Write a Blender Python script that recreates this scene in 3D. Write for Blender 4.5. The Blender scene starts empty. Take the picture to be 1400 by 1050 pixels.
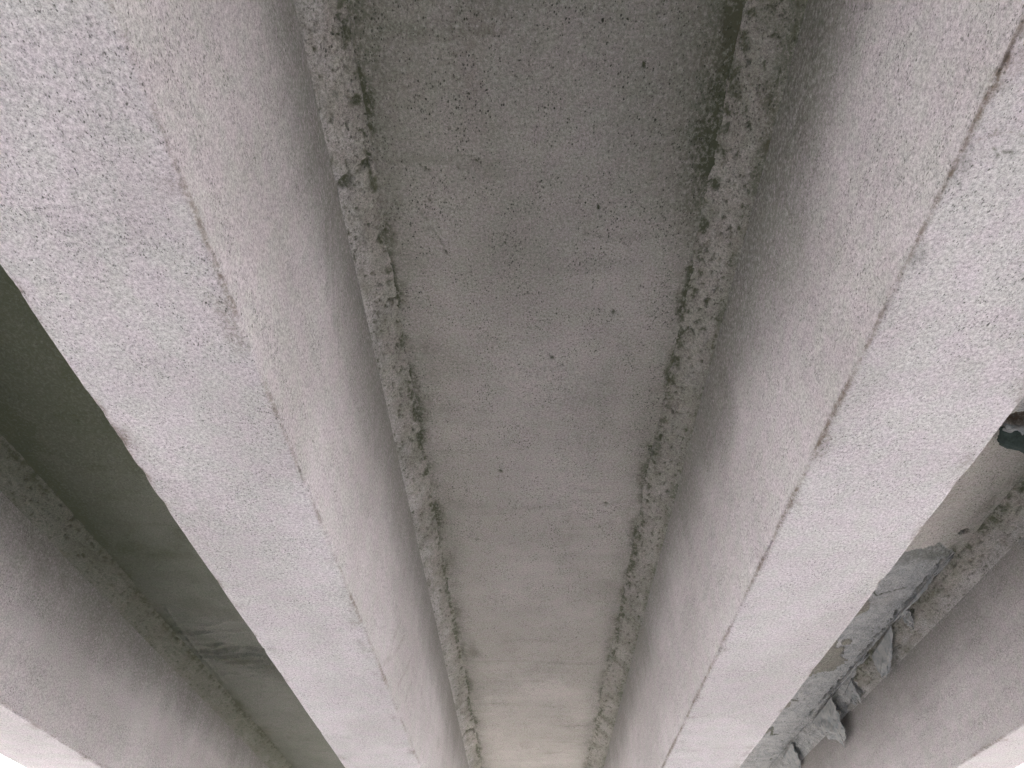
import bpy, math
import numpy as np

scene = bpy.context.scene
COL = scene.collection
CAM_H = 1.9                      # eye height above the ground; all heights below are given from the eye

# ------------------------------------------------------------------ noise
def _hash(ix, iy, seed):
    h = (ix.astype(np.int64) * 374761393 + iy.astype(np.int64) * 668265263 + seed * 974634777) & 0xFFFFFFFF
    h = ((h ^ (h >> 13)) * 1274126177) & 0xFFFFFFFF
    h = h ^ (h >> 16)
    return h
def gnoise(x, y, seed=0):
    """gradient noise, about -0.7 .. 0.7"""
    x, y = np.broadcast_arrays(np.asarray(x, float), np.asarray(y, float))
    x0 = np.floor(x); y0 = np.floor(y)
    fx = x - x0; fy = y - y0
    u = fx*fx*fx*(fx*(fx*6-15)+10); v = fy*fy*fy*(fy*(fy*6-15)+10)
    def g(dx, dy):
        a = _hash(x0+dx, y0+dy, seed) * (2*math.pi/4294967296.0)
        return np.cos(a)*(fx-dx) + np.sin(a)*(fy-dy)
    n0 = g(0, 0)*(1-u) + g(1, 0)*u
    n1 = g(0, 1)*(1-u) + g(1, 1)*u
    return n0*(1-v) + n1*v
def fbm(x, y, octaves=4, seed=0, rough=.5):
    a = 1.; s = 0; f = 1.
    for k in range(octaves):
        s = s + a*gnoise(x*f + 13.7*k, y*f - 7.3*k, seed + k*17)
        a *= rough; f *= 2.03
    return s
def sstep(a, b, x):
    t = np.clip((x-a)/(b-a), 0, 1)
    return t*t*(3-2*t)

# ------------------------------------------------------------------ mesh helpers
def grid_mesh(name, P, mask=None, mat=None, parent=None, smooth=True):
    """P: (rows, cols, 3) points -> one mesh object; mask: (rows, cols, 3) stain channels"""
    R, Cc, _ = P.shape
    me = bpy.data.meshes.new(name)
    me.vertices.add(R*Cc)
    me.vertices.foreach_set('co', np.ascontiguousarray(P, np.float32).ravel())
    i = np.arange((R-1)*(Cc-1)); r = i // (Cc-1); c = i % (Cc-1)
    v0 = r*Cc + c
    quads = np.stack([v0, v0+1, v0+1+Cc, v0+Cc], 1).astype(np.int32)
    me.loops.add(quads.size); me.polygons.add(len(quads))
    me.loops.foreach_set('vertex_index', quads.ravel())
    me.polygons.foreach_set('loop_start', np.arange(0, quads.size, 4, dtype=np.int32))
    me.update(calc_edges=True)
    if smooth:
        me.polygons.foreach_set('use_smooth', np.ones(len(quads), bool))
    if mask is not None:
        at = me.attributes.new('stain_shade', 'FLOAT_COLOR', 'POINT')
        m4 = np.zeros((R*Cc, 4), np.float32); m4[:, :mask.shape[-1]] = mask.reshape(R*Cc, -1)
        at.data.foreach_set('color', m4.ravel())
    me.validate()
    o = bpy.data.objects.new(name, me); COL.objects.link(o)
    if mat: me.materials.append(mat)
    if parent: o.parent = parent
    return o
def poly_obj(name, verts, faces, mat, parent=None):
    me = bpy.data.meshes.new(name); me.from_pydata(verts, [], faces); me.update()
    o = bpy.data.objects.new(name, me); COL.objects.link(o)
    me.materials.append(mat)
    if parent: o.parent = parent
    return o
def box_data(boxes):
    V = []; F = []
    for (x0, x1, y0, y1, z0, z1) in boxes:
        b = len(V)
        V += [(x0,y0,z0),(x1,y0,z0),(x1,y1,z0),(x0,y1,z0),(x0,y0,z1),(x1,y0,z1),(x1,y1,z1),(x0,y1,z1)]
        F += [tuple(b+k for k in q) for q in ((0,3,2,1),(4,5,6,7),(0,1,5,4),(1,2,6,5),(2,3,7,6),(3,0,4,7))]
    return V, F
def add_bevel(o, w=.015):
    m = o.modifiers.new('bevel', 'BEVEL'); m.width = w; m.segments = 2
def tag(o, label=None, cat=None, group=None, kind=None):
    if label: o['label'] = label
    if cat: o['category'] = cat
    if group: o['group'] = group
    if kind: o['kind'] = kind
    return o
def empty(name, loc=(0, 0, 0)):
    o = bpy.data.objects.new(name, None); COL.objects.link(o); o.location = loc
    return o

# ------------------------------------------------------------------ materials
class NT:
    def __init__(self, name):
        self.m = bpy.data.materials.new(name); self.m.use_nodes = True
        self.t = self.m.node_tree; self.t.nodes.clear()
        self.out = self.t.nodes.new('ShaderNodeOutputMaterial')
        self.b = self.t.nodes.new('ShaderNodeBsdfPrincipled')
        self.t.links.new(self.b.outputs['BSDF'], self.out.inputs['Surface'])
    def n(self, kind, **kw):
        nd = self.t.nodes.new('ShaderNode' + kind)
        for k, v in kw.items(): setattr(nd, k, v)
        return nd
    def l(self, a, b): self.t.links.new(a, b)
    def coords(self, scale):
        if not hasattr(self, 'tc'): self.tc = self.n('TexCoord')
        mp = self.n('Mapping'); mp.inputs['Scale'].default_value = scale
        self.l(self.tc.outputs['Object'], mp.inputs['Vector'])
        return mp.outputs['Vector']
    def noise(self, scale, vec=(1, 1, 1), detail=2., rough=.5, distort=0.):
        nd = self.n('TexNoise'); nd.inputs['Scale'].default_value = scale
        nd.inputs['Detail'].default_value = detail; nd.inputs['Roughness'].default_value = rough
        nd.inputs['Distortion'].default_value = distort
        self.l(self.coords(vec), nd.inputs['Vector'])
        return nd.outputs['Fac']
    def ramp(self, src, a, b, lo=0., hi=1.):
        r = self.n('MapRange'); r.interpolation_type = 'SMOOTHSTEP'
        r.inputs['From Min'].default_value = a; r.inputs['From Max'].default_value = b
        r.inputs['To Min'].default_value = lo; r.inputs['To Max'].default_value = hi
        self.l(src, r.inputs['Value'])
        return r.outputs['Result']
    def math(self, op, a, b):
        m = self.n('Math', operation=op)
        for k, v in enumerate((a, b)):
            if isinstance(v, (int, float)): m.inputs[k].default_value = v
            else: self.l(v, m.inputs[k])
        return m.outputs[0]
    def mix(self, fac, a, b, blend='MIX'):
        m = self.n('Mix'); m.data_type = 'RGBA'; m.blend_type = blend
        if isinstance(fac, (int, float)): m.inputs[0].default_value = fac
        else: self.l(fac, m.inputs[0])
        for k, v in ((6, a), (7, b)):
            if isinstance(v, tuple): m.inputs[k].default_value = (*v, 1)
            else: self.l(v, m.inputs[k])
        return m.outputs[2]

def concrete(name, base, alt, pore_dark, pore=1., grain=1., bump=1., ps=1.):
    t = NT(name)
    big = t.noise(1.1, (1, .6, 1), 5, .6)
    col = t.mix(t.ramp(big, .38, .62), base, alt)
    # blotchy board-wide tone across the span
    band = t.noise(2.2, (.5, 3., .6), 4, .6)
    col = t.mix(t.ramp(band, .35, .7, 0, .35), col, tuple(.80*c for c in base))
    # sandy grain at several sizes
    g1 = t.noise(300., (1, .8, 1), 6, .8)
    g2 = t.noise(95., (1, .8, 1), 4, .8)
    gs = t.math('ADD', t.math('MULTIPLY', g1, .5), t.math('MULTIPLY', g2, .5))
    gr = t.ramp(gs, .34, .66, 1-.50*grain, 1+.50*grain)
    cg = t.n('CombineColor'); 
    for k in range(3): t.l(gr, cg.inputs[k])
    col = t.mix(1., col, cg.outputs[0], 'MULTIPLY')
    # faint warm and green mottling of the concrete
    hn = t.noise(11., (1, .8, 1), 4, .65)
    col = t.mix(1., col, t.mix(t.ramp(hn, .36, .64), (.975, 1.008, .97), (1.022, .994, 1.014)), 'MULTIPLY')
    # stain channels; the first also carries painted shade
    at = t.n('Attribute', attribute_name='stain_shade')
    sp = t.n('SeparateColor'); t.l(at.outputs['Color'], sp.inputs[0])
    col = t.mix(at.outputs['Alpha'], col, t.mix(1., (.47, .455, .45), cg.outputs[0], 'MULTIPLY'))
    # pores: small dark bug holes drawn out along the formwork
    cl = t.noise(5., (1, .7, 1), 3, .6)
    def dots(scale, stretch, rmax, power, strength):
        wob = t.noise(scale*1.3, (1, stretch, 1), 2, .5)
        off = t.n('VectorMath', operation='MULTIPLY_ADD')
        cw = t.n('CombineXYZ')
        for k in range(3): t.l(t.math('MULTIPLY', t.math('SUBTRACT', wob, .5), 1.1/scale*(1 if k % 2 else -1)), cw.inputs[k])
        add = t.n('VectorMath', operation='ADD')
        t.l(t.coords((1, stretch, 1)), add.inputs[0]); t.l(cw.outputs[0], add.inputs[1])
        v = t.n('TexVoronoi'); v.feature = 'F1'; v.inputs['Scale'].default_value = scale
        t.l(add.outputs[0], v.inputs['Vector'])
        sc = t.n('SeparateColor'); t.l(v.outputs['Color'], sc.inputs[0])
        rad = t.math('MULTIPLY', t.math('POWER', sc.outputs[0], power), t.ramp(cl, .3, .68, .45*rmax, rmax))
        q = t.math('DIVIDE', v.outputs['Distance'], t.math('ADD', rad, .02))
        depth = t.math('ADD', t.math('MULTIPLY', sc.outputs[1], .6), .4)
        return t.math('MULTIPLY', t.ramp(q, .55, 1.15, 1., 0.), t.math('MULTIPLY', depth, strength))
    pm = t.math('MAXIMUM', dots(95.*ps, .62, .62, 2.2, .85*pore), dots(34.*ps, .7, .30, 6., .95*pore))
    ex = t.math('MULTIPLY', sp.outputs[2], 1.)
    # bare concrete where the coat has come off
    en = t.noise(9., (1, 1, 1), 6, .7)
    ecol = t.mix(t.ramp(en, .35, .65), (.30, .315, .305), (.43, .435, .425))
    ecol = t.mix(1., ecol, cg.outputs[0], 'MULTIPLY')
    col = t.mix(ex, col, ecol)
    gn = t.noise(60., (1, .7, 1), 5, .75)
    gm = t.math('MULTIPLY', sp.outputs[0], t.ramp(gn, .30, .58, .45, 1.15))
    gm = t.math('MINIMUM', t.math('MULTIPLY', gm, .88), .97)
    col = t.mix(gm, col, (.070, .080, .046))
    bm = t.math('MULTIPLY', sp.outputs[1], t.ramp(gn, .30, .62, .35, 1.1))
    col = t.mix(t.ramp(bm, 0, 1, 0, .95), col, (.13, .10, .07))
    col = t.mix(pm, col, pore_dark)
    t.l(col, t.b.inputs['Base Color'])
    t.b.inputs['Roughness'].default_value = .88
    t.b.inputs['Specular IOR Level'].default_value = .25
    h = t.math('SUBTRACT', t.math('MULTIPLY', gs, .8), t.math('MULTIPLY', pm, .9))
    bp = t.n('Bump'); bp.inputs['Strength'].default_value = .55*bump; bp.inputs['Distance'].default_value = .004
    t.l(h, bp.inputs['Height'])
    t.l(bp.outputs['Normal'], t.b.inputs['Normal'])
    return t.m

M_GIRDER = concrete('pale painted concrete', (.525, .502, .502), (.435, .414, .408), (.07, .072, .062), 1.05, 1., 1., 1.9)
M_SLAB = concrete('grey slab concrete', (.47, .445, .41), (.395, .378, .34), (.04, .045, .03), 1.16, 1., 1., 1.35)
M_DARKSLAB = concrete('shaded slab concrete', (.165, .168, .142), (.13, .138, .11), (.05, .055, .04), .7)  # olive slab concrete with the shade of the left bay painted in
M_DARKFILLET = concrete('shaded mortar', (.175, .176, .142), (.14, .144, .112), (.045, .05, .035), .8, 1., 1.5, 1.3)  # mortar darkened to carry the left bay's shade in its colour
M_FILLET = concrete('rough mortar', (.35, .335, .30), (.29, .28, .246), (.045, .05, .035), .9, 1.2, 1.6, 1.3)

def simple(name, a, b, scale, rough=.9, bump=.3, vec=(1, 1, 1)):
    t = NT(name)
    f = t.noise(scale, vec, 8, .65)
    col = t.mix(t.ramp(f, .3, .7), a, b)
    f2 = t.noise(scale*11, vec, 5, .7)
    col = t.mix(t.ramp(f2, .35, .75, 0, .5), col, tuple(.55*x for x in a))
    t.l(col, t.b.inputs['Base Color']); t.b.inputs['Roughness'].default_value = rough
    t.b.inputs['Specular IOR Level'].default_value = .25
    bp = t.n('Bump'); bp.inputs['Strength'].default_value = bump; bp.inputs['Distance'].default_value = .01
    t.l(f2, bp.inputs['Height']); t.l(bp.outputs['Normal'], t.b.inputs['Normal'])
    return t.m
M_FLAKE = simple('peeling grey skin', (.27, .30, .295), (.47, .465, .45), 14., .8)
M_FLAKE_DARK = simple('shaded underside of skin', (.025, .038, .032), (.065, .09, .078), 10., .8)  # dark base colour stands in for the flap's shaded face
M_GROUND = simple('dry gravel ground', (.54, .53, .535), (.45, .44, .445), .35, .95, .4)
M_DECK = simple('weathered deck concrete', (.36, .34, .33), (.28, .27, .255), 2., .9)
M_BROWN = simple('rusty mortar', (.10, .07, .04), (.17, .13, .085), 20., .9)

# ------------------------------------------------------------------ the run of rows along the bridge
def rows(y0, y1, a=.0065, b=.0021):
    ys = [y0]
    while ys[-1] < y1: ys.append(ys[-1] + a + b*max(ys[-1], 0))
    ys[-1] = y1
    return np.array(ys)
Y_START, Y_END = -14.0, 18.0
Y = np.concatenate([np.arange(Y_START, .1, .3), rows(.1, 12.6), np.arange(12.8, Y_END, .25), [Y_END]])

def sample_poly(pts, steps):
    """2-D polyline sampled with its own step on each segment; returns points and corner indices"""
    out = [np.array(pts[0], float)]; idx = [0]
    for (a, b, st) in zip(pts[:-1], pts[1:], steps):
        a = np.array(a, float); b = np.array(b, float)
        n = max(1, int(round(np.linalg.norm(b-a)/st)))
        for k in range(1, n+1): out.append(a + (b-a)*k/n)
        idx.append(len(out)-1)
    return np.array(out), idx
def normals2d(p):
    d = np.gradient(p, axis=0); d /= np.linalg.norm(d, axis=1)[:, None] + 1e-9
    return np.stack([d[:, 1], -d[:, 0]], 1)    # right of the walking direction

def blob(X, T, x, t, rx, rt, seed=0, wob=.5):
    """soft irregular spot, 1 in the middle"""
    dx = (X-x)/rx; dt = (T-t)/rt
    r = np.sqrt(dx*dx+dt*dt) + wob*fbm(X/rx*.9, T/rt*.9, 3, seed)
    return 1 - sstep(.55, 1.15, r)
def stroke(X, T, pts, w, seed=0):
    """irregular thin line through pts on a surface"""
    wx = X + .012*fbm(X*25, T*25, 3, seed); wt = T + .018*fbm(X*25+9, T*25, 3, seed+5)
    best = np.full(np.broadcast(X, T).shape, 9.)
    for (a, b) in zip(pts[:-1], pts[1:]):
        a = np.array(a); b = np.array(b); ab = b-a
        u = np.clip(((wx-a[0])*ab[0] + (wt-a[1])*ab[1])/(ab@ab), 0, 1)
        best = np.minimum(best, np.hypot(wx-a[0]-u*ab[0], wt-a[1]-u*ab[1]))
    return 1 - sstep(w*.35, w*1.1, best)

Z_SOF = 1.6
bridge = empty('concrete_bridge', (0, 0, CAM_H))
tag(bridge, 'weathered pale concrete girder bridge seen from below with speckled beams and dark slab bays', 'bridge')

# ------------------------------------------------------------------ girders
def girder(seed, xl, xr, lw, ls, rw, rs, label, see_left, see_right, feature=None):
    """xl,xr soffit edges; lw,rw web tops (x,z); ls,rs where the haunch meets the slab (x,z)"""
    fine, coarse = .0085, .06
    ch = .011
    zt = 2.98
    pts = [(lw[0]-.0, zt), lw, (xl+(lw[0]-xl)*.012, Z_SOF+ch), (xl+ch, Z_SOF), (xr-ch, Z_SOF), (xr+(rw[0]-xr)*.012, Z_SOF+ch), rw, (rw[0], zt)]
    fl = fine if see_left else coarse; fr = fine if see_right else coarse
    P, ix = sample_poly(pts, [.1, fl, .005, .009, .005, fr, .1])
    # walking from the left top down, along the soffit and up the right web: outside is to the right-hand normal
    N = normals2d(P)
    s = np.concatenate([[0], np.cumsum(np.linalg.norm(np.diff(P, axis=0), axis=1))])
    S, T = np.meshgrid(s, Y)
    X = np.broadcast_to(P[:, 0], S.shape); Z = np.broadcast_to(P[:, 1], S.shape)
    sL = .5*(s[ix[2]]+s[ix[3]]); sR = .5*(s[ix[4]]+s[ix[5]])
    dL = S - sL; dR = S - sR
    # plates of the formwork are never quite flat
    disp = .0035*fbm(S*1.3, T*.55, 3, seed) + .0016*fbm(S*9, T*4, 3, seed+3) + .0007*fbm(S*45, T*26, 2, seed+8)
    grime_shade = np.zeros(S.shape); brown = np.zeros(S.shape)
    for d, sgn, q in ((dL, -1, 0), (dR, 1, 40)):
        # arrises: small chips and spalls, and a ragged lip of paint on the web side
        e = np.exp(-(d/.013)**2)
        n = fbm(S*20, T*6, 4, seed+11+q) ; n2 = fbm(S*3, T*1.6, 4, seed+12+q)
        chip = sstep(.34, .62, n + .40*n2)
        disp -= e*(.010*chip + .0030*np.abs(fbm(S*40, T*18, 3, seed+14+q)) + .0004*(n2+.3))
        side = d*sgn                                   # positive on the web side
        line = np.exp(-((side-.004-.008*n2)/(.009+.008*sstep(-.2, .5, n2)))**2)
        line *= .35 + .65*sstep(-.35, .25, fbm(S*4, T*3.2, 4, seed+15+q) + .10)
        brown += line * (.62 if feature == 'paint_lip' and sgn < 0 else .42)
        halo = np.exp(-(np.maximum(side, 0)/.10)**2)*(side > 0) + np.exp(-(side/.03)**2)*(side <= 0)
        brown += .20*halo*sstep(-.1, .5, fbm(S*6, T*2.1, 4, seed+16+q))
        # inner soffit margin darker blotches
        brown += .42*np.exp(-((side+.03)/.045)**2)*sstep(.08, .5, fbm(S*5, T*3, 4, seed+17+q))
    # webs: olive dirt plus soft shade below the haunch painted in, in ragged tongues
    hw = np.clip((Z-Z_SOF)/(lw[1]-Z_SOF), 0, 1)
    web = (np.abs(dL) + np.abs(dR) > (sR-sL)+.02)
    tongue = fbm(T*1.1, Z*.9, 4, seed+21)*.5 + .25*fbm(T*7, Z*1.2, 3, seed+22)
    grime_shade += web*.12*sstep(.84, 1.06, hw + .20*tongue)
    grime_shade += web*.95*sstep(.50, 1.04, hw + .28*tongue)
    if seed == 11: grime_shade += web*.30*sstep(.40, 1.0, hw + .30*fbm(T*.8, Z*.7, 3, 29))
    if seed == 53: grime_shade += web*.16*sstep(.45, 1.0, hw + .30*fbm(T*.8, Z*.7, 3, 30))
    st = fbm(T*15+Z*2.0, Z*1.3, 4, seed+23)
    brown += web*.20*sstep(.20, .6, st)*sstep(.15, .6, fbm(T*.9, Z*1.4, 3, seed+24)+.12)
    # soffit: faint cross marks
    soff = (dL > 0) & (dR < 0)
    brown += soff*.22*sstep(.18, .55, fbm(S*2.2, T*7, 5, seed+25, .6))*sstep(2., 6., T+2*fbm(S, T, 2, seed+4))
    if feature:
        disp, grime_shade, brown = FEATURES[feature](X, Z, S, T, dL, dR, web, disp, grime_shade, brown)
    grime_shade = np.where(web, .85*(1-np.exp(-grime_shade/.85)), grime_shade)
    Pt = np.empty(S.shape + (3,))
    Pt[..., 0] = X + N[:, 0]*(-1)*(-disp)*1.0
    Pt[..., 1] = T
    Pt[..., 2] = Z + N[:, 1]*disp
    m = np.stack([np.clip(grime_shade, 0, 1), np.clip(brown, 0, 1), np.zeros(S.shape)], -1)
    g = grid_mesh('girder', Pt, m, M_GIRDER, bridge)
    if label: g['label'] = label
    # the rough mortar haunches in the two upper corners
    for k, (w, sl, see, lr) in enumerate(((lw, ls, see_left, -1), (rw, rs, see_right, 1))):
        haunch(seed+100+50*k, w, sl, see, lr, g, feature)
    return g

def haunch(seed, w, sl, see, lr, parent, feature):
    a = np.array([w[0]-lr*.035, w[1]-.006]); b = np.array([sl[0]+lr*.006, sl[1]+.03])
    a2 = np.array([w[0]+lr*.001, w[1]+.000]); b2 = np.array([sl[0], sl[1]+.002])
    P, ix = sample_poly([tuple(a), tuple(a2), tuple(b2), tuple(b)], [.008 if see else .06]*3)
    N = normals2d(P)
    if lr > 0: pass
    # outward is down and away from the girder
    if N[len(N)//2] @ np.array([lr, -1.]) < 0: N = -N
    s = np.concatenate([[0], np.cumsum(np.linalg.norm(np.diff(P, axis=0), axis=1))]); s = s/s[-1]
    L = np.linalg.norm(b2-a2)
    S, T = np.meshgrid(s, Y)
    c = np.clip((S-.15)/.7, 0, 1)
    X = np.broadcast_to(P[:, 0], S.shape); Z = np.broadcast_to(P[:, 1], S.shape)
    u = S*L*1.3
    dp = -.007 + .006*np.sin(np.pi*np.clip(S, 0, 1)) + .016*fbm(u*2+seed, T*.9, 3, seed) + .009*fbm(u*9, T*5, 4, seed+1, .6)
    dp += .006*np.abs(fbm(u*26, T*17, 3, seed+2)) 
    dp = dp*sstep(.10, .42, S) - .001
    pit = sstep(.30, .56, fbm(u*34, T*22, 4, seed+3, .6))
    dp -= .014*pit*sstep(.15, .4, S)
    grime_shade = .85*pit
    # ragged mossy seam against the slab, soft shade painted in against the web
    n1 = fbm(T*13, u*13, 4, seed+5, .65); n2 = fbm(T*1.3, u*2, 3, seed+6)
    grime_shade += np.exp(-((S-.80-.06*n2)/(.09+.07*np.maximum(n2, 0)))**2)*sstep(-.10, .42, n1+.45*n2)*1.25
    grime_shade += np.exp(-((S-.16-.05*n2)/(.10))**2)*sstep(-.25, .45, fbm(T*3, u*8, 4, seed+7)-.1*n2)*.16
    grime_shade += .30*sstep(0., .5, fbm(T*2.2, u*5, 4, seed+8))
    brown = .25*sstep(.0, .5, fbm(T*3., u*7, 4, seed+9))
    ex = np.zeros(S.shape)
    if feature == 'fourth' and lr < 0:
        ex = sstep(-.06, .06, (T-7.7) + .8*fbm(T*2, u*6, 3, seed+10) - 2.2*np.maximum(.35-S, 0))
        lip = sstep(4.9, 5.2, T)*(1-sstep(8.8, 9.5, T))
        grime_shade = grime_shade*(1-.75*ex)
        dp -= .012*ex
        dp += lip*.012*np.exp(-((S-.62)/.15)**2)
    if feature == 'second' and lr > 0:
        # open pour joint crossing the haunch, and two bad pits
        j = .55*stroke(X, T, [(-.86, 1.99), (-.80, 1.90), (-.73, 1.875), (-.67, 1.845)], .010, 77)
        j = np.maximum(j, .9*blob(X, T, -.775, 1.895, .03, .03, 3)); j = np.maximum(j, .9*blob(X, T, -.69, 1.85, .03, .022, 4))
        j = np.maximum(j, .8*blob(X, T, -.66, 2.27, .035, .05, 5)); j = np.maximum(j, .8*stroke(X, T, [(-.70, 2.64), (-.62, 2.67)], .012, 78))
        j = np.maximum(j, blob(X, T, -.64, 3.0, .03, .10, 6)*.7); j = np.maximum(j, blob(X, T, -.65, 3.62, .028, .12, 7)*.7)
        dp -= .022*j; grime_shade = np.maximum(grime_shade, j)
        j = stroke(X, T, [(-.82, 9.6), (-.74, 9.55), (-.64, 9.7)], .03, 79)
        dp -= .02*j; grime_shade = np.maximum(grime_shade, j)
    Pt = np.empty(S.shape+(3,))
    Pt[..., 0] = X + N[:, 0]*dp; Pt[..., 1] = T; Pt[..., 2] = Z + N[:, 1]*dp
    wb = 1-sstep(.12, .62, S + .35*fbm(u*8, T*4, 4, seed+12, .6))
    which = seed - 100 - (50 if lr > 0 else 0)
    mott = .25*n2 + .25*sstep(-.1, .4, fbm(T*4, u*6, 4, seed+15, .6))
    if which == 11: grime_shade = .8*grime_shade + .18 + .3*n2; wb *= .12
    if which == 23: grime_shade += .04 + .8*mott; wb *= .55
    if which == 37: grime_shade += .16 + .8*mott + .35*(1-sstep(.05, .45, S+.12*n2)); wb *= .15  # last term paints soft shade along the web side
    if which == 53: grime_shade = .7*grime_shade + .05 + mott*(1-ex); wb *= .6
    m = np.stack([np.clip(grime_shade, 0, 1), np.clip(brown, 0, 1), ex, wb*(1-ex)], -1)
    return grid_mesh('haunch', Pt, m, M_DARKFILLET if which == 11 else M_FILLET, parent)

def feat_second(X, Z, S, T, dL, dR, web, disp, grime_shade, brown):
    # rub marks high on the web, rust-brown streaks low on it further off, worn left arris
    right = web & (dR > 0)
    for (t0, z0, t1, z1, w) in ((1.90, 2.52, 2.15, 2.30, .02), (1.98, 2.56, 2.30, 2.28, .016), (2.2, 2.45, 2.5, 2.2, .012), (3.1, 2.55, 3.35, 2.33, .012)):
        grime_shade += right*.22*stroke(T, Z, [(t0, z0), (t1, z1)], w*1.6, 31)
    for (t0, z0, t1, z1) in ((4.60, 1.86, 4.72, 2.0), (4.75, 1.84, 4.95, 2.02), (5.0, 1.72, 5.3, 1.98), (5.35, 1.75, 5.5, 1.92), (4.45, 1.66, 4.6, 1.75)):
        brown += right*.32*stroke(T, Z, [(t0, z0), (t1, z1)], .03, 33)
    for t0, r in ((1.48, .05), (2.02, .07), (2.18, .09), (2.42, .04), (2.62, .05), (3.3, .06), (3.9, .07)):
        b = np.exp(-((T-t0)/r)**2)*np.exp(-(dL/.03)**2)
        disp -= .005*b*(1+fbm(S*30, T*14, 3, 9)); brown += .5*b*(dL > 0)
    return disp, grime_shade, brown
def feat_third(X, Z, S, T, dL, dR, web, disp, grime_shade, brown):
    left = web & (dL < 0)
    for t0, r in ((1.07, .05), (1.35, .04)):
        b = np.exp(-((T-t0)/r)**2)*np.exp(-((dL-.012)/.022)**2)
        disp -= .010*b; grime_shade += .35*b
    grime_shade += .85*stroke(dL, T, [(.07, 1.02), (.09, 1.045), (.115, 1.035), (.125, 1.045)], .005, 41)*(dL > 0)
    brown += .5*stroke(dL, T, [(.02, 1.0), (.06, .985), (.14, .985), (.2, .97)], .008, 42)*(dL > 0)
    for t0, r in ((2.46, .07), (2.80, .10), (3.3, .05), (4.4, .08)):
        b = np.exp(-((T-t0)/r)**2)*np.exp(-(dR/.04)**2)
        disp -= .006*b*(1+.8*fbm(S*26, T*12, 3, 19)); brown += .42*b
    for (t0, z0, t1, z1) in ((3.35, 2.42, 3.45, 2.36), (3.42, 2.44, 3.52, 2.37), (3.5, 2.46, 3.56, 2.42), (6.4, 2.40, 6.7, 2.3), (5.6, 2.45, 5.8, 2.4)):
        grime_shade += left*.4*stroke(T, Z, [(t0, z0), (t1, z1)], .008, 43)
    # wide darker area down the upper web, strongest close to the near end
    hh = (Z-1.6)/1.1
    grime_shade += left*1.0*sstep(.28, 1.0, hh + .30*fbm(T*.9, Z*1.1, 4, 47))*(1-sstep(1.3, 4.2, T+.6*fbm(T, Z, 2, 48)))
    grime_shade += left*.22*blob(T, Z, 1.45, 2.66, .55, .30, 44)
    return disp, grime_shade, brown
FEATURES = {'second': feat_second, 'third': feat_third, 'fourth': lambda X, Z, S, T, dL, dR, web, d, g, b: (d, .5*g, b),
            'paint_lip': None}
FEATURES['paint_lip'] = feat_third

G1 = girder(11, -3.927, -3.325, (-3.95, 2.66), (-4.06, 2.78), (-3.305, 2.60), (-3.15, 2.75),
       'outermost beam at the left, its soffit just showing against the sky', False, True)
G2 = girder(23, -1.451, -.854, (-1.49, 2.66), (-1.64, 2.76), (-.81, 2.70), (-.662, 2.815),
       'left of the two large central beams, with a chipped far edge', False, True, 'second')
G3 = girder(37, 1.019, 1.622, (.945, 2.70), (.757, 2.815), (1.69, 2.58), (1.83, 2.72),
       'right of the two large central beams, with a brown line along its near edge', True, False, 'paint_lip')
G4 = girder(53, 3.296, 3.775, (3.262, 2.535), (3.117, 2.705), (3.84, 2.62), (4.0, 2.75),
       'outermost beam at the right, behind the peeling slab', True, False, 'fourth')

# ------------------------------------------------------------------ slab bays between the girders
def slab(seed, x0, x1, z0, z1, xs, ys, mat, label, feat):
    X, T = np.meshgrid(xs, ys)
    Z = z0 + (z1-z0)*(X-x0)/(x1-x0)
    # (displacement counted positive downwards)
    d = .005*fbm(X*1.1, T*.7, 3, seed) + .0016*fbm(X*2.5, T*9, 4, seed+2) + .0008*fbm(X*40, T*30, 2, seed+4)
    grime_shade = .18*sstep(.0, .7, fbm(X*1.1, T*.7, 5, seed+5, .6)) + .14*sstep(.28, .6, fbm(X*1.3, T*5.5, 4, seed+6))
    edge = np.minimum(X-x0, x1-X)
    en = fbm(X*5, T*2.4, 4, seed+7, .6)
    grime_shade += .80*np.exp(-(edge/(.06+.05*en))**2)*sstep(-.3, .35, en)
    grime_shade += .38*np.exp(-(np.maximum(edge, 0)/.16)**2)  # smooth darker band along both edges of the bay
    brown = .25*sstep(.1, .6, fbm(X*2, T*1.4, 4, seed+8))
    ex = np.zeros(X.shape)
    d, grime_shade, brown, ex = feat(X, T, d, grime_shade, brown, ex)
    P = np.stack([X, T, Z-d], -1)
    m = np.stack([np.clip(grime_shade, 0, 3), np.clip(brown, 0, 1), np.clip(ex, 0, 1)], -1)
    o = grid_mesh('deck_slab', P, m, mat, bridge)
    if label: o['label'] = label
    return o

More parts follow.
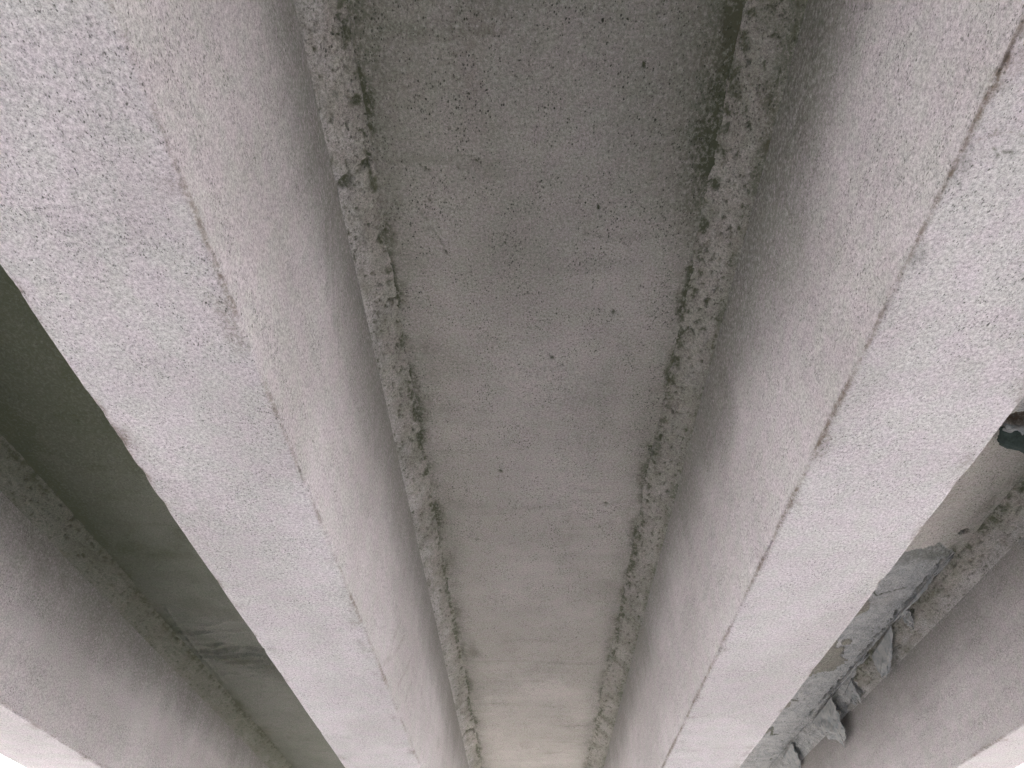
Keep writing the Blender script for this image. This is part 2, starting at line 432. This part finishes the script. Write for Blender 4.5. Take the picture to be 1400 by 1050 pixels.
def bay_centre(X, T, d, g, b, ex):
    c = .40*stroke(X, T, [(-.50, 2.10), (-.46, 2.20), (-.42, 2.29), (-.405, 2.35)], .006, 51)
    c = np.maximum(c, stroke(X, T, [(-.408, 2.355), (-.40, 2.36)], .008, 52))
    c = np.maximum(c, .7*stroke(X, T, [(-.47, 1.88), (-.43, 1.91)], .005, 53))
    for (x, t, r) in ((-.234, 1.862, .008), (-.314, 1.891, .007), (.429, 1.446, .009), (-.45, 2.06, .009), (.115, 3.10, .013),
                      (-.12, 2.3, .008), (.3, 2.1, .009), (.42, 2.75, .012), (-.2, 4.2, .014), (.52, 4.6, .015), (-.4, 5.1, .014)):
        c = np.maximum(c, blob(X, T, x, t, r, r*1.2, int(t*100)))
    d -= .010*c; g = np.maximum(g, c)
    # a light scar with a lip, and two pale specks
    s = stroke(X, T, [(.535, 3.385), (.60, 3.38)], .012, 54); d += .006*s; g *= 1-s
    # wavy pour marks towards the far end
    w = sstep(6.5, 8., T)*(1-sstep(9.6, 11, T))*np.exp(-((X+.3)/.45)**2)
    d += .010*w*fbm(X*2.2, T*5.5+X*1.2, 4, 55)
    g += .55*sstep(0, .4, fbm(X*2.5, T*1.0, 3, 57)-.05)*np.exp(-((X+.50)/.10)**2)*sstep(6.5, 7.4, T)*(1-sstep(8.8, 9.3, T))
    # light falling off towards the near end, painted in as a darker tone
    g += .46*(1-sstep(.9, 3.2, T + .8*fbm(X*1.3, T, 3, 58)))
    g += .20*np.exp(-((X-.76)/.25)**2)*(1-sstep(1.6, 3.4, T))
    return d, g, b, ex
def bay_left(X, T, d, g, b, ex):
    # plastic-sheet wrinkles cast into the concrete
    w = np.exp(-((T-7.0-.5*(X+2.9))/.62)**2)*sstep(-3.22, -3.02, X)
    ph = T*1.0 + .22*(X+2.9) - .5*(X+2.9)**2 + .13*fbm(X*2.6, T*1.6, 3, 61)
    r = np.sin(ph*2*math.pi/.30)
    d += w*(.050*(1-np.abs(r))**2.5*sstep(-.5, .2, fbm(X*2, T*3, 3, 69)) + .010*fbm(X*4, T*9, 3, 62))
    g += .35*sstep(.2, .6, fbm(X*2, T*1.5, 4, 63)) + .85*(1-sstep(3.2, 6.8, T + fbm(X*1.5, T*.8, 3, 64)))  # second term darkens the near end, fading daylight painted in
    c = blob(X, T, -2.653, 3.562, .016, .018, 65); d -= .012*c; g = np.maximum(g, c)
    # a thin mortar run beside the haunch
    s = stroke(X, T, [(-3.05, 6.1), (-3.10, 7.0), (-3.10, 7.9)], .02, 66); d += .012*s
    return d, g, b, ex
def bay_right(X, T, d, g, b, ex):
    wob = .10*fbm(X*7, T*5, 5, 71, .6)
    # the coat has fallen away from t = 5 m onwards, with tongues of it left near the beam
    start = 5.02 + .35*np.maximum(2.93-X, 0) + .25*np.maximum(X-3.04, 0)
    e = sstep(-.012, .012, T - start + wob*1.1)
    keep = np.maximum.reduce([
        blob(X, T, 2.735, 6.05, .075, .16, 72, .6), blob(X, T, 2.66, 5.55, .06, .14, 73, .6),
        np.where((T+wob > 6.5) & (T+wob*2.2+.6*(X-2.8) < 7.5), 1., 0)*(X < 2.70+.26*sstep(6.5, 7.3, T)+wob*.9),
        blob(X, T, 2.84, 6.78, .05, .07, 74, .4), blob(X, T, 2.72, 8.5, .06, .12, 75, .5), blob(X, T, 2.7, 9.4, .09, .16, 76, .5)])
    keep = sstep(.45, .55, keep)
    e = e*(1-keep)
    ex = e
    d = d - .014*e + e*(.010*fbm(X*12, T*8, 4, 77) + .007*fbm(X*42, T*26, 3, 78))
    cr = stroke(X, T, [(2.72, 5.75), (2.80, 5.85), (2.90, 5.75), (2.98, 5.70)], .012, 79)
    cr = np.maximum(cr, stroke(X, T, [(2.72, 8.35), (2.83, 8.38)], .02, 80)); cr = np.maximum(cr, stroke(X, T, [(2.78, 9.3), (2.84, 9.6), (2.90, 9.55)], .018, 81))
    for k in range(60):
        rx, rt = .5+.5*math.sin(k*12.9898), .5+.5*math.sin(k*78.233+1)
        cr = np.maximum(cr, .8*blob(X, T, 2.68+.40*rx**.6, 5.15+5.5*rt, .006+.010*rx*rt, .009+.014*rt, 200+k))
    d -= .010*cr*e; 
    grime_keep = keep*.62*sstep(5.0, 5.3, T)
    g = np.maximum(g*(1-.85*e), grime_keep)
    g = np.maximum(g, cr*e)
    # dark band just inside the broken rim
    rim = np.exp(-((T-start+wob*1.1-.10)/.14)**2)*e
    g = np.maximum(g, .55*rim)
    # a deep slot along the haunch where the mortar has pulled away
    sl = np.exp(-((X-3.082-.026*fbm(T*4, X, 4, 82, .65))/.013)**2)*sstep(-.22, .12, fbm(T*5, X*9, 4, 87, .6))*sstep(5.0, 5.3, T)*(1-sstep(8.6, 9.4, T))
    d -= .05*sl; g = np.maximum(g, .95*sl)
    # hole of a lost spacer, its unlit inside painted dark, and the broken corner
    hx, ht = X-3.040, T-4.786
    hr = np.hypot(hx/.032, ht/.040) + .35*fbm(X*28, T*28, 2, 83)
    hole = 1-sstep(.85, 1.0, hr)
    d -= .20*hole; g = np.maximum(g, 3*hole)
    cav = 1-sstep(.80, 1.0, np.hypot((X-2.86)/.17, (T-3.50)/.085) + .30*fbm(X*14, T*14, 3, 84))
    d -= .07*cav; b = np.maximum(b, cav); g = np.maximum(g*(1-cav), .45*cav*sstep(-.1, .4, fbm(X*20, T*20, 2, 85)))
    skin = sstep(-.03, .03, .10 - np.hypot((X-2.86)/1.6, (T-3.38)) + .05*fbm(X*9, T*9, 3, 86))*(1-cav)
    ex = np.maximum(ex, skin*.8)
    return d, g, b, ex

ysl = np.concatenate([np.arange(Y_START, .3, .3), rows(.4, 12.8, .008, .0019), np.arange(13., Y_END, .25), [Y_END]])
slab(301, -.70, .80, 2.822, 2.822, np.arange(-.73, .84, .010), ysl, M_SLAB, 'slab bay in the middle between the two central beams', bay_centre)
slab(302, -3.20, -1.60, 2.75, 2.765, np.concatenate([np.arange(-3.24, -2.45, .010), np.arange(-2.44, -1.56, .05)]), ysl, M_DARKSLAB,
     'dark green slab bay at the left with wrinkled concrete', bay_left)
yr = np.concatenate([np.arange(Y_START, 2.2, .25), np.arange(2.3, 3.3, .02), np.arange(3.3, 3.75, .005), np.arange(3.76, 4.70, .012), np.arange(4.70, 4.88, .004),
                     np.arange(4.885, 11.6, .0085), np.arange(11.7, Y_END, .25), [Y_END]])
xr = np.concatenate([np.arange(1.78, 2.45, .05), np.arange(2.46, 3.02, .006), np.arange(3.02, 3.17, .004)])
slab(303, 1.83, 3.12, 2.715, 2.71, xr, yr, M_SLAB, 'slab bay at the right with its coat peeling to grey concrete', bay_right)

# overhangs, deck body, edge beams and end walls that carry it
XL, XR = -4.45, 4.3
V, F = box_data([(XL, XR, Y_START, Y_END, 2.96, 3.12)])
poly_obj('deck', V, F, M_DECK, bridge)
V, F = box_data([(XL, -4.0, Y_START, Y_END, 2.80, 2.955)]); poly_obj('overhang_slab', V, F, M_DECK, bridge)
V, F = box_data([(3.95, XR, Y_START, Y_END, 2.77, 2.955)]); poly_obj('overhang_slab', V, F, M_DECK, bridge)
for x0, x1 in ((XL-.003, XL+.22), (XR-.22, XR+.003)):
    V, F = box_data([(x0, x1, Y_START-.003, Y_END+.003, 3.123, 3.6)])
    add_bevel(poly_obj('parapet', V, F, M_DECK, bridge), .03)
for y in (Y_START+.5, Y_END-.5):
    V, F = box_data([(XL+.2, XR-.2, y-.35, y+.35, 1.15, 1.575)])
    cap = poly_obj('pier_cap', V, F, M_DECK, bridge); add_bevel(cap, .03)
    for x in (-2.6, 2.5):
        V = []; F = []
        for k in range(24):
            a = k*math.pi/12
            V += [(x+.32*math.cos(a), y+.32*math.sin(a), -CAM_H-.4), (x+.32*math.cos(a), y+.32*math.sin(a), 1.16)]
            F.append((2*k, (2*k+2) % 48, (2*k+3) % 48, 2*k+1))
        poly_obj('column', V, F, M_DECK, bridge)

# ------------------------------------------------------------------ skins of coating that hang off the right bay
def flake(name, A, B, C, D, bulge, seed, mat, n=(26, 26), ragged=.18, crumple=.012, thick=.005, label=None, parent=None):
    """sheet fixed along A-B, hanging to C-D (C under A); bulge is the belly vector"""
    A, B, C, D, bulge = map(lambda q: np.array(q, float), (A, B, C, D, bulge))
    a = np.linspace(0, 1, n[0])[None, :, None]; b = np.linspace(0, 1, n[1])[:, None, None]
    top = A + (B-A)*a; bot = C + (D-C)*a
    rg = 1 + ragged*(fbm(a*4+seed, a*0+.5, 4, seed)*1.6)
    bb = b*rg
    P = top + (bot-top)*bb + bulge*np.sin(np.pi*np.clip(bb, 0, 1)*.9)*(.6+.8*a)
    P = P + crumple*np.concatenate([fbm(a*3+k*5+seed, b*3, 4, seed+k) for k in range(3)], -1)*np.minimum(1, b*4)
    side = ragged*.35*fbm(b*5, b*0+.3, 3, seed+9)
    P = P + (B-A)*side*(a-.5)*2
    o = grid_mesh(name, P, None, mat, parent or bridge)
    m = o.modifiers.new('thickness', 'SOLIDIFY'); m.thickness = thick; m.offset = 0
    if label: o['label'] = label
    return o
# scoop of skin under the broken corner
flake('paint_flake', (2.70, 3.55, 2.70), (3.12, 3.57, 2.68), (2.74, 3.66, 2.66), (3.10, 3.74, 2.60), (0, .02, -.05), 401, M_FLAKE_DARK,
      ragged=.12, label='dark curled flake below the broken brown corner')
flake('paint_flake', (2.73, 3.535, 2.700), (2.95, 3.55, 2.69), (2.74, 3.56, 2.675), (2.94, 3.575, 2.665), (0, -.01, -.006), 405, M_FLAKE, (20, 8), .5, .02, .008)
# hanging from the haunch
flake('paint_flake', (3.09, 6.35, 2.705), (3.13, 7.02, 2.68), (3.205, 6.92, 2.515), (3.19, 7.06, 2.53), (.00, -.03, -.065), 411, M_FLAKE, ragged=.16, crumple=.018,
      label='torn grey flake curling off the haunch into a point')
flake('paint_flake', (3.13, 7.60, 2.675), (3.16, 7.90, 2.655), (3.20, 7.66, 2.54), (3.20, 7.84, 2.53), (.0, -.01, -.04), 421, M_FLAKE, (20, 20), .4, .022)
flake('paint_flake', (3.10, 8.12, 2.69), (3.12, 8.95, 2.68), (3.20, 8.26, 2.29), (3.21, 8.75, 2.46), (-.01, -.06, -.05), 431, M_FLAKE, (50, 36), ragged=.26, crumple=.022,
      label='long pale flake hanging straight down')
flake('paint_flake', (3.10, 9.75, 2.68), (3.13, 10.3, 2.66), (3.22, 9.95, 2.50), (3.22, 10.15, 2.52), (.02, -.05, -.05), 441, M_FLAKE, ragged=.3, crumple=.02)
flake('paint_flake', (3.09, 5.08, 2.715), (3.09, 6.3, 2.715), (3.10, 5.1, 2.700), (3.105, 6.25, 2.688), (-.004, 0, -.006), 451, M_FLAKE, (90, 8), .9, .010)
flake('paint_flake', (3.09, 7.1, 2.715), (3.09, 8.1, 2.715), (3.10, 7.1, 2.695), (3.105, 8.1, 2.692), (-.004, 0, -.006), 461, M_FLAKE, (80, 8), .9, .010)
flake('paint_flake', (3.115, 6.02, 2.70), (3.125, 6.22, 2.69), (3.145, 6.1, 2.60), (3.145, 6.16, 2.61), (.0, -.01, -.02), 471, M_FLAKE, (14, 16), .4, .015)

# ------------------------------------------------------------------ ground
g = poly_obj('ground', [(-3000, -3000, 0), (3000, -3000, 0), (3000, 3000, 0), (-3000, 3000, 0)], [(0, 1, 2, 3)], M_GROUND)
tag(g, 'pale dry gravel ground under the bridge', 'ground', kind='structure')

# ------------------------------------------------------------------ light
SUN_EL, SUN_AZ = 29., 1.          # azimuth from the bridge axis (+Y) towards +X
w = bpy.data.worlds.new('World'); scene.world = w; w.use_nodes = True
nt = w.node_tree; bg = nt.nodes['Background']
sky = nt.nodes.new('ShaderNodeTexSky'); sky.sky_type = 'NISHITA'; sky.sun_disc = False
sky.sun_elevation = math.radians(SUN_EL); sky.sun_rotation = math.radians(SUN_AZ)
sky.air_density = .8; sky.dust_density = 5.0; sky.ozone_density = .6
nt.links.new(sky.outputs[0], bg.inputs[0]); bg.inputs[1].default_value = .15
sd = bpy.data.lights.new('sun', 'SUN'); sd.energy = 4.5; sd.angle = math.radians(.5); sd.color = (1, .965, .94)
so = bpy.data.objects.new('sun', sd); COL.objects.link(so)
from mathutils import Vector
az, el = math.radians(SUN_AZ), math.radians(SUN_EL)
dirv = Vector((math.sin(az)*math.cos(el), math.cos(az)*math.cos(el), math.sin(el)))
so.rotation_euler = dirv.to_track_quat('Z', 'Y').to_euler(); so.location = (20, 10, 30)

# ------------------------------------------------------------------ camera
cd = bpy.data.cameras.new('camera'); cam = bpy.data.objects.new('camera', cd); COL.objects.link(cam)
F_PX = 1052.
cd.sensor_width = 36.; cd.lens = 36.*F_PX/1400.
cd.shift_x = -26./1400.
cd.clip_start = .05; cd.clip_end = 6000
cam.location = (0, 0, CAM_H)
cam.rotation_euler = (math.radians(90) + math.atan(895/F_PX), 0, 0)
scene.camera = cam

scene.view_settings.view_transform = 'Standard'; scene.view_settings.look = 'None'
scene.view_settings.exposure = 2.2; scene.view_settings.gamma = 1
scene.cycles.max_bounces = 10; scene.cycles.diffuse_bounces = 8
scene.cycles.use_denoising = True
scene.cycles.denoiser = 'OPENIMAGEDENOISE'; scene.cycles.denoising_input_passes = 'RGB_ALBEDO_NORMAL'; scene.cycles.denoising_prefilter = 'NONE'
